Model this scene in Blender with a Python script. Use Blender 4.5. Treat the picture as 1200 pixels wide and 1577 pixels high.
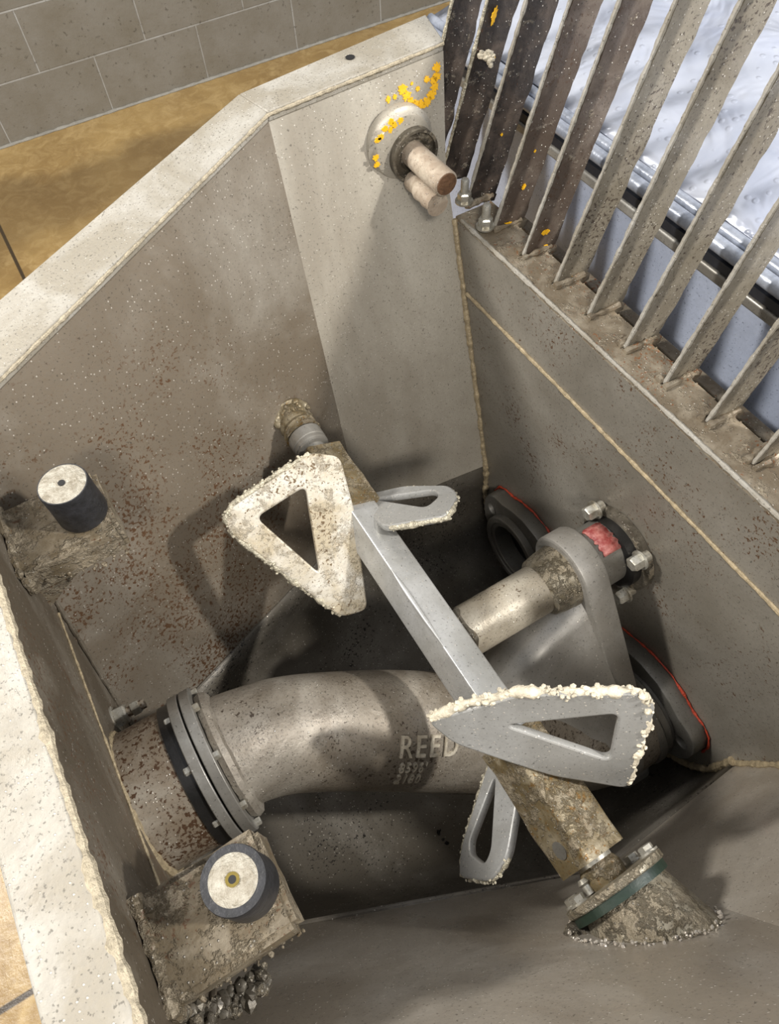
import bpy, bmesh, math, random
from mathutils import Vector, Matrix, noise
from mathutils.bvhtree import BVHTree

for o in list(bpy.data.objects):
    bpy.data.objects.remove(o)
SC = bpy.context.scene
COL = SC.collection
H = 1.494                      # eye level above the floor; heights below are given relative to it


def V(x, y, z):
    return Vector((x, y, z + H))


# ------------------------------------------------------------------ camera
cam = bpy.data.cameras.new('camera')
co = bpy.data.objects.new('camera', cam)
COL.objects.link(co)
SC.camera = co
cam.sensor_fit = 'HORIZONTAL'
cam.sensor_width = 36
cam.lens = 36 * 1106 / 1200
cam.clip_start = 0.01
nadir = Vector((55, 701.5, 1106)).normalized()
vy = Vector((-1175, -1648.5, 1106)).normalized()
vy = (vy - nadir * vy.dot(nadir)).normalized()
vz = -nadir
vx = vy.cross(vz)
rot = Matrix(((vx[0], -vx[1], -vx[2]), (vy[0], -vy[1], -vy[2]), (vz[0], -vz[1], -vz[2])))
co.matrix_world = Matrix.Translation((0, 0, H)) @ rot.to_4x4()

# ------------------------------------------------------------------ world, lamps, exposure
world = bpy.data.worlds.new('world')
SC.world = world
world.use_nodes = True
world.node_tree.nodes['Background'].inputs[0].default_value = (0.93, 0.95, 1.0, 1)
world.node_tree.nodes['Background'].inputs[1].default_value = 0.74


def area(name, loc, target, size, power, color):
    l = bpy.data.lights.new(name, 'AREA')
    l.shape = 'RECTANGLE'
    l.size, l.size_y = size
    l.energy = power
    l.color = color
    o = bpy.data.objects.new(name, l)
    COL.objects.link(o)
    o.location = loc
    o.rotation_euler = (Vector(target) - Vector(loc)).to_track_quat('-Z', 'Y').to_euler()
    return o


T = V(.2, .3, -.7)
area('ceiling_light_west', T + Vector((-.80, -1.75, 2.05)), T, (.45, .25), 48, (1, .95, .88))
area('ceiling_light_east', T + Vector((1.55, -1.25, 1.9)), T, (.14, .14), 78, (1, .96, .90))
area('ceiling_light_wall', T + Vector((-1.55, 1.15, 1.75)), T, (.28, .28), 70, (1, .96, .90))
area('daylight_door', V(2.6, -.6, .9), V(.7, .5, -.4), (1.4, 1.2), 14, (.70, .82, 1.0))
SC.view_settings.view_transform = 'Standard'
SC.view_settings.look = 'None'
SC.view_settings.gamma = 1
SC.view_settings.use_curve_mapping = False
SC.view_settings.exposure = 0.15

# ------------------------------------------------------------------ materials


class NT:
    def __init__(s, name):
        s.m = bpy.data.materials.new(name)
        s.m.use_nodes = True
        s.t = s.m.node_tree
        s.b = s.t.nodes['Principled BSDF']
        s.tc = s.t.nodes.new('ShaderNodeTexCoord').outputs['Object']

    def n(s, typ, ins=None, **kw):
        nd = s.t.nodes.new(typ)
        for k, v in kw.items():
            setattr(nd, k, v)
        for k, v in (ins or {}).items():
            if hasattr(v, 'is_linked') or isinstance(v, bpy.types.NodeSocket):
                s.t.links.new(v, nd.inputs[k])
            else:
                nd.inputs[k].default_value = v
        return nd

    def noise(s, scale, detail=4, rough=.55, dist=0.0, vec=None):
        return s.n('ShaderNodeTexNoise', {'Vector': vec or s.tc, 'Scale': scale, 'Detail': detail,
                                          'Roughness': rough, 'Distortion': dist}).outputs['Fac']

    def ramp(s, fac, a, b, va=0.0, vb=1.0):
        return s.n('ShaderNodeMapRange', {'Value': fac, 'From Min': a, 'From Max': b, 'To Min': va, 'To Max': vb}).outputs[0]

    def mul(s, a, b, op='MULTIPLY'):
        return s.n('ShaderNodeMath', {0: a, 1: b}, operation=op).outputs[0]

    def mix(s, fac, a, b):
        nd = s.t.nodes.new('ShaderNodeMix')
        nd.data_type = 'RGBA'
        for k, v in ((0, fac), (6, a), (7, b)):
            if isinstance(v, bpy.types.NodeSocket):
                s.t.links.new(v, nd.inputs[k])
            elif k and len(v) == 3:
                nd.inputs[k].default_value = (*v, 1)
            else:
                nd.inputs[k].default_value = v
        return nd.outputs[2]

    def out(s, k, v):
        if isinstance(v, bpy.types.NodeSocket):
            s.t.links.new(v, s.b.inputs[k])
        else:
            s.b.inputs[k].default_value = v


def rgb(r, g, b):
    f = lambda c: (c / 255 / 12.92) if c <= 10 else ((c / 255 + .055) / 1.055) ** 2.4
    return (f(r), f(g), f(b))


def steel(name, base, grime, grime_amt=.5, scale=6, metal=.35, rough=.45, bump=.25, bscale=90,
          rust=None, rust_amt=.0, rust_at=None, specks=.5, pits=.3, cake=0.0, streak=False):
    """weathered steel: grime clouds, rust freckles, concrete splash and water drops with painted glints"""
    t = NT(name)
    vec = t.tc
    if streak:
        vec = t.n('ShaderNodeMapping', {'Vector': t.tc, 'Scale': (1, 1, .22)}).outputs[0]
    g = t.ramp(t.noise(scale, 6, .62, .4, vec), .5 - .22 * grime_amt - .05, .72 - .3 * grime_amt)
    col = t.mix(g, base, grime)
    fine = t.noise(260, 3, .7)
    col = t.mix(t.ramp(fine, .35, .75, 0, .35), col, tuple(c * .55 for c in base))
    if pits:
        pm = t.ramp(t.noise(420, 2, .5), .65 - .04 * pits, .70, 0, .7)
        col = t.mix(pm, col, tuple(c * .28 for c in grime))
    if rust:
        n1 = t.noise(230, 4, .6, .4)
        n2 = t.noise(9, 3, .6)
        area_m = t.ramp(n2, .35, .65)
        if rust_at:
            d = t.n('ShaderNodeVectorMath', {0: t.tc, 1: Vector(rust_at[:3])}, operation='DISTANCE').outputs['Value']
            area_m = t.mul(area_m, t.ramp(d, rust_at[3], rust_at[3] * .25))
        th = t.mul(.80 - .2 * rust_amt, t.mul(area_m, .15), 'SUBTRACT')
        rm = t.n('ShaderNodeMapRange', {'Value': t.mul(n1, th, 'SUBTRACT'), 'From Min': 0, 'From Max': .05}).outputs[0]
        if rust_at:
            rm = t.mul(rm, t.ramp(area_m, .02, .3))
        col = t.mix(rm, col, rust)
    height = t.mul(t.noise(bscale, 5, .65), .6)
    if cake:
        ck = t.ramp(t.noise(45, 6, .72, .15), .62 - .3 * cake, .70 - .3 * cake)
        ck = t.mul(ck, t.ramp(t.noise(170, 4, .7), .3, .7, .55, 1))
        cc = t.mix(t.noise(60, 3), rgb(120, 105, 82), rgb(176, 166, 146))
        col = t.mix(t.mul(ck, .8), col, cc)
        height = t.mul(height, t.mul(ck, 2.2), 'ADD')
    r = t.ramp(t.noise(scale * 2.3, 4), .3, .7, rough - .1, rough + .15)
    if specks:
        vo = t.n('ShaderNodeTexVoronoi', {'Vector': t.tc, 'Scale': 330, 'Randomness': 1})
        hit = t.ramp(vo.outputs['Distance'], .34, .16)
        sel = t.ramp(t.n('ShaderNodeSeparateColor', {'Color': vo.outputs['Color']}).outputs[0], 1 - .2 * specks, 1.001 - .2 * specks)
        dm = t.mul(hit, sel)
        col = t.mix(t.mul(dm, .7), col, rgb(206, 200, 188))  # pale specks: concrete splash, and glints of wet drops put into the colour
        r = t.mul(r, t.mul(dm, .3), 'SUBTRACT')
        height = t.mul(height, t.mul(dm, 1.5), 'ADD')
    bp = t.n('ShaderNodeBump', {'Height': height, 'Strength': bump, 'Distance': .0022})
    t.out('Base Color', col)
    t.out('Roughness', r)
    t.out('Metallic', metal)
    t.out('Normal', bp.outputs[0])
    return t.m


def plain(name, c, rough=.5, metal=0.0, nscale=60, var=.25, bump=.15, c2=None, bscale=None):
    t = NT(name)
    c2 = c2 or tuple(x * (1 - var) for x in c)
    t.out('Base Color', t.mix(t.ramp(t.noise(nscale, 5, .65), .35, .65), c, c2))
    t.out('Roughness', rough)
    t.out('Metallic', metal)
    bp = t.n('ShaderNodeBump', {'Height': t.noise(bscale or nscale * 2, 4), 'Strength': bump, 'Distance': .003})
    t.out('Normal', bp.outputs[0])
    return t.m


RUST = rgb(88, 64, 44)
M = {}
M['side'] = steel('pale_wet_steel', rgb(182, 176, 163), rgb(150, 142, 128), .5, 5, .25, .42, streak=True)
M['facet'] = steel('brown_freckled_steel', rgb(146, 139, 127), rgb(116, 105, 90), .6, 5, .3, .42, rust=RUST, rust_amt=.92, rust_at=(-.31, .22, .66, .44))  # darker, browner base than the straight side plate, with rust freckles
M['near'] = steel('grey_side_steel', rgb(180, 173, 162), rgb(150, 140, 126), .55, 5, .3, .33)
M['right'] = steel('grey_wall_steel', rgb(146, 141, 131), rgb(122, 116, 105), .5, 4, .3, .42, rust=RUST, rust_amt=.5)
M['left'] = steel('dirty_wall_steel', rgb(128, 120, 107), rgb(90, 80, 66), .7, 8, .3, .5, rust=RUST, rust_amt=.55, bump=.4)
M['trough'] = steel('dark_trough_steel', rgb(124, 119, 110), rgb(92, 86, 76), .6, 7, .25, .5, rust=rgb(30, 26, 22), rust_amt=.45)
M['rim'] = steel('white_crusted_steel', rgb(163, 159, 150), rgb(138, 131, 117), .4, 14, .05, .5, bump=.5, bscale=200, specks=.6, pits=1.1)
M['weld'] = plain('weld_metal', rgb(168, 152, 122), .5, .2, 120, .4, .6)
M['weldw'] = plain('crusted_weld', rgb(178, 166, 142), .6, .05, 200, .4, .9)
M['bracket'] = steel('caked_bracket', rgb(146, 136, 118), rgb(104, 92, 72), .6, 30, .2, .45, .8, 110, rust=RUST, rust_amt=.6, cake=.45)
M['tube'] = steel('cast_grey_steel', rgb(158, 151, 139), rgb(116, 107, 94), .6, 9, .3, .42, .6, 150, rust=rgb(62, 52, 42), rust_amt=.55, pits=1.6, specks=.3)
M['smooth'] = steel('smooth_grey_steel', rgb(158, 155, 149), rgb(132, 128, 120), .6, 8, .35, .38, .15, specks=.3, pits=.2)
M['swing'] = steel('cream_pitted_steel', rgb(184, 176, 160), rgb(150, 140, 122), .5, 14, .25, .4, .4, 150, rust=rgb(90, 74, 54), rust_amt=.5, pits=1.4, specks=.5)
M['letter'] = steel('worn_highlight_steel', rgb(214, 206, 188), rgb(160, 150, 132), .5, 40, .4, .35, .3, 120, pits=.5, specks=0)  # worn steel, made paler so the letters' edge highlights sit in the colour
M['shaft'] = steel('bare_agitator_steel', rgb(190, 190, 188), rgb(158, 157, 152), .4, 10, .55, .34, .15, specks=.5, pits=.1)
M['crust'] = plain('concrete_crust', rgb(208, 198, 176), .7, 0, 90, .4, .8)
M['paddle'] = steel('pale_paddle_steel', rgb(196, 192, 182), rgb(160, 148, 124), .55, 16, .3, .45, .5, 120, rust=rgb(92, 74, 50), rust_amt=.6, cake=.3, pits=.5)
M['paddleg'] = steel('clean_paddle_steel', rgb(168, 168, 166), rgb(146, 145, 141), .5, 8, .35, .42, .2, specks=.7, pits=.1)
M['sleeve'] = steel('caked_sleeve', rgb(156, 146, 124), rgb(104, 90, 62), .65, 30, .35, .42, .8, 110, rust=rgb(110, 82, 40), rust_amt=.7, cake=.4)
M['bead'] = plain('hardfacing', rgb(196, 188, 166), .35, .35, 150, .55, 1.0)
M['flange'] = steel('machined_flange', rgb(168, 166, 160), rgb(130, 126, 118), .5, 12, .5, .38, .15, specks=.2)
M['rustpipe'] = steel('rusty_pipe', rgb(160, 152, 138), rgb(126, 112, 94), .6, 14, .25, .45, .4, 90, rust=rgb(74, 52, 34), rust_amt=.95, pits=1)
M['black'] = plain('black_gasket', rgb(28, 27, 26), .35, 0, 50, .4)
M['rubber'] = plain('black_rubber', rgb(24, 24, 25), .5, 0, 120, .4, .3, rgb(40, 40, 43))
M['bumptop'] = plain('white_crust', rgb(168, 163, 150), .45, .05, 110, .3, 1.0, rgb(128, 120, 104))
M['brass'] = plain('brass', rgb(150, 132, 70), .35, .8)
M['hole'] = plain('dark_hole', rgb(20, 19, 18), .7)
M['bolt'] = steel('zinc_bolt', rgb(196, 194, 184), rgb(140, 132, 116), .4, 40, .6, .35, .2, specks=0, pits=.2)
M['red'] = plain('red_rag', rgb(126, 40, 38), .5, 0, 90, .2, .4, rgb(170, 110, 102))
M['orange'] = plain('orange_sealant', rgb(176, 62, 36), .5, 0, 160, .3, .5)
M['plate'] = steel('dark_grey_plate', rgb(128, 126, 120), rgb(98, 94, 86), .5, 9, .4, .4, .2, specks=.1)
M['darkring'] = plain('dark_bore', rgb(44, 43, 42), .4, .3)
M['pin'] = steel('tan_crusted_rod', rgb(186, 174, 156), rgb(150, 134, 116), .5, 40, .15, .55, .7, 120, specks=.3)
M['rustend'] = plain('rusty_end', rgb(110, 80, 56), .6, .2, 200, .4, .5)
M['hub'] = steel('greasy_hub', rgb(116, 110, 98), rgb(72, 66, 56), .6, 30, .4, .4, .5, 120, cake=.3)
M['boss'] = steel('caked_boss', rgb(170, 162, 144), rgb(118, 108, 88), .5, 40, .35, .38, 1.0, 120, cake=.55)
M['green'] = plain('green_gasket', rgb(28, 44, 34), .45, 0, 80)
M['bardark'] = steel('black_brown_bar', rgb(88, 77, 68), rgb(44, 38, 34), .6, 22, .25, .5, .6, 110, rust=rgb(86, 60, 42), rust_amt=.35, cake=.1)
M['barmid'] = steel('brown_bar', rgb(118, 107, 96), rgb(80, 68, 58), .6, 18, .25, .48, .5, 110, rust=rgb(74, 56, 42), rust_amt=.5, cake=.1)
M['barlight'] = steel('tan_grey_bar', rgb(142, 135, 121), rgb(118, 110, 95), .5, 12, .2, .48, .4, 110, rust=rgb(70, 60, 50), rust_amt=.6, specks=.9, pits=1)
M['ledge'] = steel('tan_ledge', rgb(156, 146, 128), rgb(110, 98, 80), .6, 26, .2, .5, .6, 110, rust=rgb(120, 80, 50), rust_amt=.6, cake=.25)
M['yellow'] = plain('yellow_paint', rgb(232, 176, 24), .5, 0, 120, .1, .3)
M['blue'] = steel('blue_grey_paint', rgb(172, 180, 198), rgb(152, 160, 178), .4, 5, .1, .36, .1, specks=.7, pits=.1)
M['rail'] = plain('rail_metal', rgb(168, 174, 186), .3, .3, 40, .5, .3, rgb(120, 126, 138))
M['darkgap'] = plain('dark_gap_shade', rgb(34, 36, 42), .4)  # shade of the gap under the clamp rail, put into the colour
M['chassis'] = plain('chassis_paint', rgb(90, 90, 92), .5, .1)


def sheet_mat():
    t = NT('white_wrinkled_sheet')
    t.out('Base Color', t.mix(t.ramp(t.noise(7, 4, .6, .6), .35, .7), rgb(178, 182, 192), rgb(146, 152, 168)))
    t.out('Roughness', .3)
    t.out('Metallic', .15)
    vo = t.n('ShaderNodeTexVoronoi', {'Vector': t.tc, 'Scale': 60})
    dm = t.ramp(vo.outputs['Distance'], .25, .12)
    h = t.mul(t.mul(t.noise(9, 3, .5, .8), 6), t.mul(dm, .4), 'ADD')
    t.out('Normal', t.n('ShaderNodeBump', {'Height': h, 'Strength': .35, 'Distance': .008}).outputs[0])
    return t.m


M['sheet'] = sheet_mat()


def floor_mat():
    t = NT('tan_sealed_concrete')
    c = t.mix(t.ramp(t.noise(1.7, 6, .65, .6), .3, .7), rgb(176, 146, 92), rgb(128, 100, 58))
    c = t.mix(t.ramp(t.noise(14, 5, .7, 1.0), .45, .7, 0, .6), c, rgb(196, 168, 116))
    # the block wall's dark reflection in the floor, painted as an uneven band
    sx = t.n('ShaderNodeSeparateXYZ', {'Vector': t.tc})
    wob = t.mul(t.noise(3, 4), .35)
    yy = t.mul(sx.outputs['Y'], wob, 'ADD')
    band = t.mul(t.ramp(yy, 2.45, 2.65), t.ramp(yy, 3.0, 2.9))
    c = t.mix(t.mul(band, .55), c, rgb(88, 70, 44))
    # control joints
    for ax, pos in (('X', -.112), ('Y', .323)):
        d = t.mul(t.mul(sx.outputs[ax], pos, 'SUBTRACT'), 0, 'ADD')
        a = t.n('ShaderNodeMath', {0: d}, operation='ABSOLUTE').outputs[0]
        c = t.mix(t.ramp(a, .007, .004), c, rgb(60, 48, 32))
    t.out('Base Color', c)
    t.out('Roughness', t.ramp(t.noise(5, 4), .3, .7, .22, .42))
    t.out('Normal', t.n('ShaderNodeBump', {'Height': t.noise(60, 5, .7), 'Strength': .35, 'Distance': .004}).outputs[0])
    return t.m


def block_mat():
    t = NT('painted_concrete_block')
    sx = t.n('ShaderNodeSeparateXYZ', {'Vector': t.tc})
    cb = t.n('ShaderNodeCombineXYZ', {'X': sx.outputs['X'], 'Y': sx.outputs['Z']})
    mp = t.n('ShaderNodeMapping', {'Vector': cb.outputs[0], 'Location': (-.258, 0, 0)})
    bk = t.n('ShaderNodeTexBrick', {'Vector': mp.outputs[0], 'Scale': 1, 'Mortar Size': .0032, 'Mortar Smooth': .35,
                                    'Brick Width': .4064, 'Row Height': .2032, 'Bias': 0,
                                    'Color1': (*rgb(126, 121, 111), 1), 'Color2': (*rgb(116, 111, 100), 1),
                                    'Mortar': (*rgb(160, 158, 152), 1)}, offset=.5)
    c = t.mix(t.ramp(t.noise(6, 5, .7), .4, .7, 0, .6), bk.outputs[0], rgb(104, 96, 80))
    c = t.mix(t.ramp(t.noise(60, 3, .7), .62, .68, 0, .6), c, rgb(70, 64, 54))
    t.out('Base Color', c)
    t.out('Roughness', .42)
    h = t.mul(t.mul(bk.outputs[1], -1.2), t.mul(t.noise(70, 5, .7), .35), 'ADD')
    t.out('Normal', t.n('ShaderNodeBump', {'Height': h, 'Strength': .6, 'Distance': .006}).outputs[0])
    return t.m


# ------------------------------------------------------------------ mesh helpers


def frame(axis):
    a = Vector(axis).normalized()
    h = Vector((0, 0, 1)) if abs(a.z) < .9 else Vector((1, 0, 0))
    u = a.cross(h).normalized()
    return u, a.cross(u).normalized(), a


def add_prism(bm, pts, vec):
    vec = Vector(vec)
    a = [bm.verts.new(Vector(p)) for p in pts]
    b = [bm.verts.new(Vector(p) + vec) for p in pts]
    n = len(a)
    bm.faces.new(a)
    bm.faces.new(b[::-1])
    for i in range(n):
        bm.faces.new((a[i], b[i], b[(i + 1) % n], a[(i + 1) % n]))


def add_box(bm, c, s, m=None):
    x, y, z = [k / 2 for k in s]
    pts = [Vector((-x, -y, -z)), Vector((x, -y, -z)), Vector((x, y, -z)), Vector((-x, y, -z))]
    m = m or Matrix.Identity(3)
    add_prism(bm, [Vector(c) + m @ p for p in pts], m @ Vector((0, 0, s[2])))


def add_tube(bm, path, radii, seg=32, cap=True, up=None):
    path = [Vector(p) for p in path]
    if not hasattr(radii, '__len__'):
        radii = [radii] * len(path)
    rings = []
    u = None
    for i, p in enumerate(path):
        d = (path[min(i + 1, len(path) - 1)] - path[max(i - 1, 0)]).normalized()
        if u is None:
            u = frame(d)[0]
        u = (u - d * u.dot(d)).normalized()
        w = d.cross(u)
        rings.append([bm.verts.new(p + (u * math.cos(t) + w * math.sin(t)) * radii[i])
                      for t in [2 * math.pi * k / seg for k in range(seg)]])
    for a, b in zip(rings, rings[1:]):
        for k in range(seg):
            bm.faces.new((a[k], a[(k + 1) % seg], b[(k + 1) % seg], b[k]))
    if cap:
        bm.faces.new(rings[0][::-1])
        bm.faces.new(rings[-1])
    return rings


def add_lathe(bm, p, axis, prof, seg=40):
    """prof: (distance along axis, radius)"""
    u, w, a = frame(axis)
    rings = [[bm.verts.new(Vector(p) + a * h + (u * math.cos(t) + w * math.sin(t)) * r)
              for t in [2 * math.pi * k / seg for k in range(seg)]] for h, r in prof]
    for q, s in zip(rings, rings[1:]):
        for k in range(seg):
            bm.faces.new((q[k], q[(k + 1) % seg], s[(k + 1) % seg], s[k]))
    bm.faces.new(rings[0][::-1])
    bm.faces.new(rings[-1])


def add_ring(bm, p, axis, h, ro, ri, seg=40):
    u, w, a = frame(axis)
    P = Vector(p)
    prof = [(0, ri), (0, ro), (h, ro), (h, ri)]
    rings = [[bm.verts.new(P + a * q + (u * math.cos(t) + w * math.sin(t)) * r)
              for t in [2 * math.pi * k / seg for k in range(seg)]] for q, r in prof]
    for i in range(4):
        q, s = rings[i], rings[(i + 1) % 4]
        for k in range(seg):
            bm.faces.new((q[k], q[(k + 1) % seg], s[(k + 1) % seg], s[k]))


def add_bead(bm, path, r, seed=0, lump=.35, step=.004, seg=8):
    """rippled weld bead along a polyline"""
    pts = []
    for a, b in zip(path, path[1:]):
        a, b = Vector(a), Vector(b)
        n = max(1, int((b - a).length / step))
        pts += [a.lerp(b, k / n) for k in range(n)]
    pts.append(Vector(path[-1]))
    out, rr = [], []
    for i, p in enumerate(pts):
        nz = noise.noise(p * 70 + Vector((seed, 0, 0)))
        rr.append(r * (1 + lump * (nz * 1.6 + .35 * math.sin(i * 1.9))))
        out.append(p + Vector((noise.noise(p * 45 + Vector((9, seed, 0))), noise.noise(p * 45 + Vector((0, 5, seed))),
                               noise.noise(p * 45 + Vector((seed, 3, 7))))) * r * lump * .6)
    add_tube(bm, out, rr, seg)


def add_lumps(bm, path, r, n, seed, spread=.6):
    """separate drops of hard facing and concrete strung along an edge"""
    rnd = random.Random(seed)
    segs = [(Vector(a), Vector(b)) for a, b in zip(path, path[1:])]
    L = [(b - a).length for a, b in segs]
    for _ in range(n):
        t = rnd.random() * sum(L)
        for (a, b), l in zip(segs, L):
            if t <= l:
                break
            t -= l
        p = a.lerp(b, min(1, t / l)) + Vector((rnd.uniform(-1, 1), rnd.uniform(-1, 1), rnd.uniform(-1, 1))) * r * spread
        s = r * rnd.uniform(.35, .85)
        m = Matrix.Translation(p) @ Matrix.Rotation(rnd.random() * 6, 4, 'Z') @ Matrix.Diagonal((s * rnd.uniform(.7, 1.5), s, s * rnd.uniform(.7, 1.2), 1))
        bmesh.ops.create_icosphere(bm, subdivisions=2 if r > .008 else 1, radius=1, matrix=m)


def add_hex(bm, p, axis, r, h, washer=True):
    u, w, a = frame(axis)
    P = Vector(p)
    if washer:
        add_lathe(bm, P, a, [(0, r * 1.3), (r * .25, r * 1.3)], 20)
        P = P + a * r * .25
    ring = lambda z, q: [P + a * z + (u * math.cos(t) + w * math.sin(t)) * q for t in [math.pi / 3 * k for k in range(6)]]
    vs = [[bm.verts.new(x) for x in ring(z, q)] for z, q in ((0, r), (h * .85, r), (h, r * .82))]
    for q, s in zip(vs, vs[1:]):
        for k in range(6):
            bm.faces.new((q[k], q[(k + 1) % 6], s[(k + 1) % 6], s[k]))
    bm.faces.new(vs[-1])
    bm.faces.new(vs[0][::-1])


def round_poly(pts, r, seg=6):
    out = []
    n = len(pts)
    rs = r if hasattr(r, '__len__') else [r] * n
    for i in range(n):
        p, a, b = Vector(pts[i]), Vector(pts[i - 1]), Vector(pts[(i + 1) % n])
        da, db = (a - p), (b - p)
        q = min(rs[i], da.length * .45, db.length * .45)
        s, e = p + da.normalized() * q, p + db.normalized() * q
        for k in range(seg + 1):
            t = k / seg
            out.append((s.lerp(p, t)).lerp(p.lerp(e, t), t))
    return out


def add_plate(bm, loops, thick, mat, bevel=.0015):
    """flat plate from 2D loops (outline then holes), centred on its plane; mat maps (u, v, n)"""
    cu = bpy.data.curves.new('tmp', 'CURVE')
    cu.dimensions = '2D'
    cu.fill_mode = 'BOTH'
    cu.extrude = thick / 2 - bevel
    cu.bevel_depth = bevel
    cu.offset = -bevel
    cu.bevel_resolution = 1
    for lp in loops:
        sp = cu.splines.new('POLY')
        sp.points.add(len(lp) - 1)
        for q, p in zip(sp.points, lp):
            q.co = (p[0], p[1], 0, 1)
        sp.use_cyclic_u = True
    ob = bpy.data.objects.new('tmp', cu)
    COL.objects.link(ob)
    me = bpy.data.meshes.new_from_object(ob.evaluated_get(bpy.context.evaluated_depsgraph_get()))
    me.transform(mat)
    bm.from_mesh(me)
    bpy.data.objects.remove(ob)
    bpy.data.curves.remove(cu)
    bpy.data.meshes.remove(me)


def pm(origin, u, v):
    u, v = Vector(u).normalized(), Vector(v).normalized()
    n = u.cross(v)
    return Matrix(((u.x, v.x, n.x, origin[0]), (u.y, v.y, n.y, origin[1]), (u.z, v.z, n.z, origin[2]), (0, 0, 0, 1)))


def circle(c, r, n=32, a0=0, a1=2 * math.pi):
    k = n if abs(a1 - a0) > 6.28 else n - 1
    return [(c[0] + r * math.cos(a0 + (a1 - a0) * i / k), c[1] + r * math.sin(a0 + (a1 - a0) * i / k)) for i in range(n)]


def obj(name, bm, mat, parent=None, bev=0.0, angle=38, fix=True):
    base = parent['_base'] if parent and '_base' in parent else (0, 0, 0)
    base = Vector(base)
    if fix:
        bmesh.ops.recalc_face_normals(bm, faces=bm.faces)
    bmesh.ops.translate(bm, verts=bm.verts, vec=-base)
    me = bpy.data.meshes.new(name)
    bm.to_mesh(me)
    bm.free()
    for p in me.polygons:
        p.use_smooth = True
    me.set_sharp_from_angle(angle=math.radians(angle))
    me.materials.append(mat)
    o = bpy.data.objects.new(name, me)
    COL.objects.link(o)
    if parent:
        o.parent = parent
        if parent.type == 'MESH':
            o['_base'] = tuple(base)
        else:
            o['_base'] = tuple(base)
    if bev:
        b = o.modifiers.new('bevel', 'BEVEL')
        b.width = bev
        b.segments = 2
        b.limit_method = 'ANGLE'
    return o


def thing(name, label, cat, loc, group=None):
    o = bpy.data.objects.new(name, None)
    o.empty_display_size = .05
    COL.objects.link(o)
    o.location = loc
    o['_base'] = tuple(loc)
    o['label'] = label
    o['category'] = cat
    if group:
        o['group'] = group
    return o


def part(name, mat, parent, fn, *a, bev=0.0, **k):
    bm = bmesh.new()
    fn(bm, *a, **k)
    return obj(name, bm, mat, parent, bev)


# ------------------------------------------------------------------ the setting
bm = bmesh.new()
add_prism(bm, [(-5, -4, 0), (6, -4, 0), (6, 3.03, 0), (-5, 3.03, 0)], (0, 0, -.1))
fl = obj('floor', bm, floor_mat())
fl['kind'] = 'structure'
bm = bmesh.new()
add_prism(bm, [(-5, 3.03, 0), (6, 3.03, 0), (6, 3.03, 3.4), (-5, 3.03, 3.4)], (0, .2, 0))
wl = obj('wall_back', bm, block_mat())
wl['kind'] = 'structure'
bm = bmesh.new()
add_bead(bm, [(-3, 3.028, .004), (3, 3.028, .003)], .006, 3, .3, .02)
tr = obj('trim_1', bm, plain('wall_base_caulk', rgb(150, 146, 136), .25, 0, 30))
tr['kind'] = 'structure'

# ------------------------------------------------------------------ hopper
YC = .28


def mir(p):
    return (p[0], 2 * YC - p[1], p[2])


def FR(z):
    return .705 + .3 * (z + .606)


def FL(x, z):
    return .7848 + .3 * z + .4 * x


def LX(z):
    return -.155 - .0914 * (-.505 - z)


A0 = (-.155, .571, -.505)
A1 = (LX(-.98), FL(LX(-.98), -.98), -.98)
B0 = (.272, FR(-.434), -.434)
B1 = (.247, FR(-1.0), -1.0)
C0 = (.503, FR(-.425), -.425)
C1 = (.49, FR(-1.03), -1.03)
w3 = lambda p: V(*p)

HOP = thing('concrete_hopper', 'large grey steel hopper with pale crusted rim holding the paddle shaft and cast tube', 'hopper', (.17, .28, 0))
XW = .49


def quad(bm, pts, vec):
    add_prism(bm, [w3(p) for p in pts], vec)


far_out, near_out = (0, .008, .0015), (0, -.008, .0015)
for side, f, vec in (('far', lambda p: p, far_out), ('near', mir, near_out)):
    matR = M['side'] if side == 'far' else M['near']
    matL = M['facet'] if side == 'far' else M['near']
    part('side_plate', matR, HOP, quad, [f(p) for p in (B0, C0, (.487, FR(-.54), -.54), C1, B1)], vec)
    bm = bmesh.new()
    # the angled plate is slightly twisted, so it is a ruled strip of narrow quads
    n = 8
    top = [Vector(A0).lerp(Vector(B0), k / n) for k in range(n + 1)]
    bot = [Vector(A1).lerp(Vector(B1), k / n) for k in range(n + 1)]
    for k in range(n):
        quad(bm, [f(top[k]), f(top[k + 1]), f(bot[k + 1]), f(bot[k])], vec)
    bmesh.ops.remove_doubles(bm, verts=bm.verts, dist=1e-5)
    bmesh.ops.delete(bm, geom=[q for q in bm.faces if abs(q.normal.x) > .8], context='FACES_ONLY')
    p = obj('angled_side_plate', bm, matL, HOP)
    if side == 'far':
        p['label'] = 'brown stained angled side plate with rust freckles'

# left (outlet) end plate: upper band, welded seam, lower band
bm = bmesh.new()
cr = -.72


def leftpt(t, z):
    yt = FL(LX(z), z)
    return (LX(z), yt * (1 - t) + (2 * YC - yt) * t, z)


quad(bm, [leftpt(0, -.505), leftpt(1, -.505), leftpt(1, cr), leftpt(0, cr)], (-.008, 0, 0))
obj('outlet_end_plate', bm, M['left'], HOP)
bm = bmesh.new()
lp = lambda t, z, dx=0: (LX(z) + dx, leftpt(t, z)[1], z)
quad(bm, [lp(0, cr), lp(1, cr), lp(1, -.985, .004), lp(0, -.985, .004)], (-.008, 0, 0))
obj('lower_outlet_plate', bm, M['left'], HOP)

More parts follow.
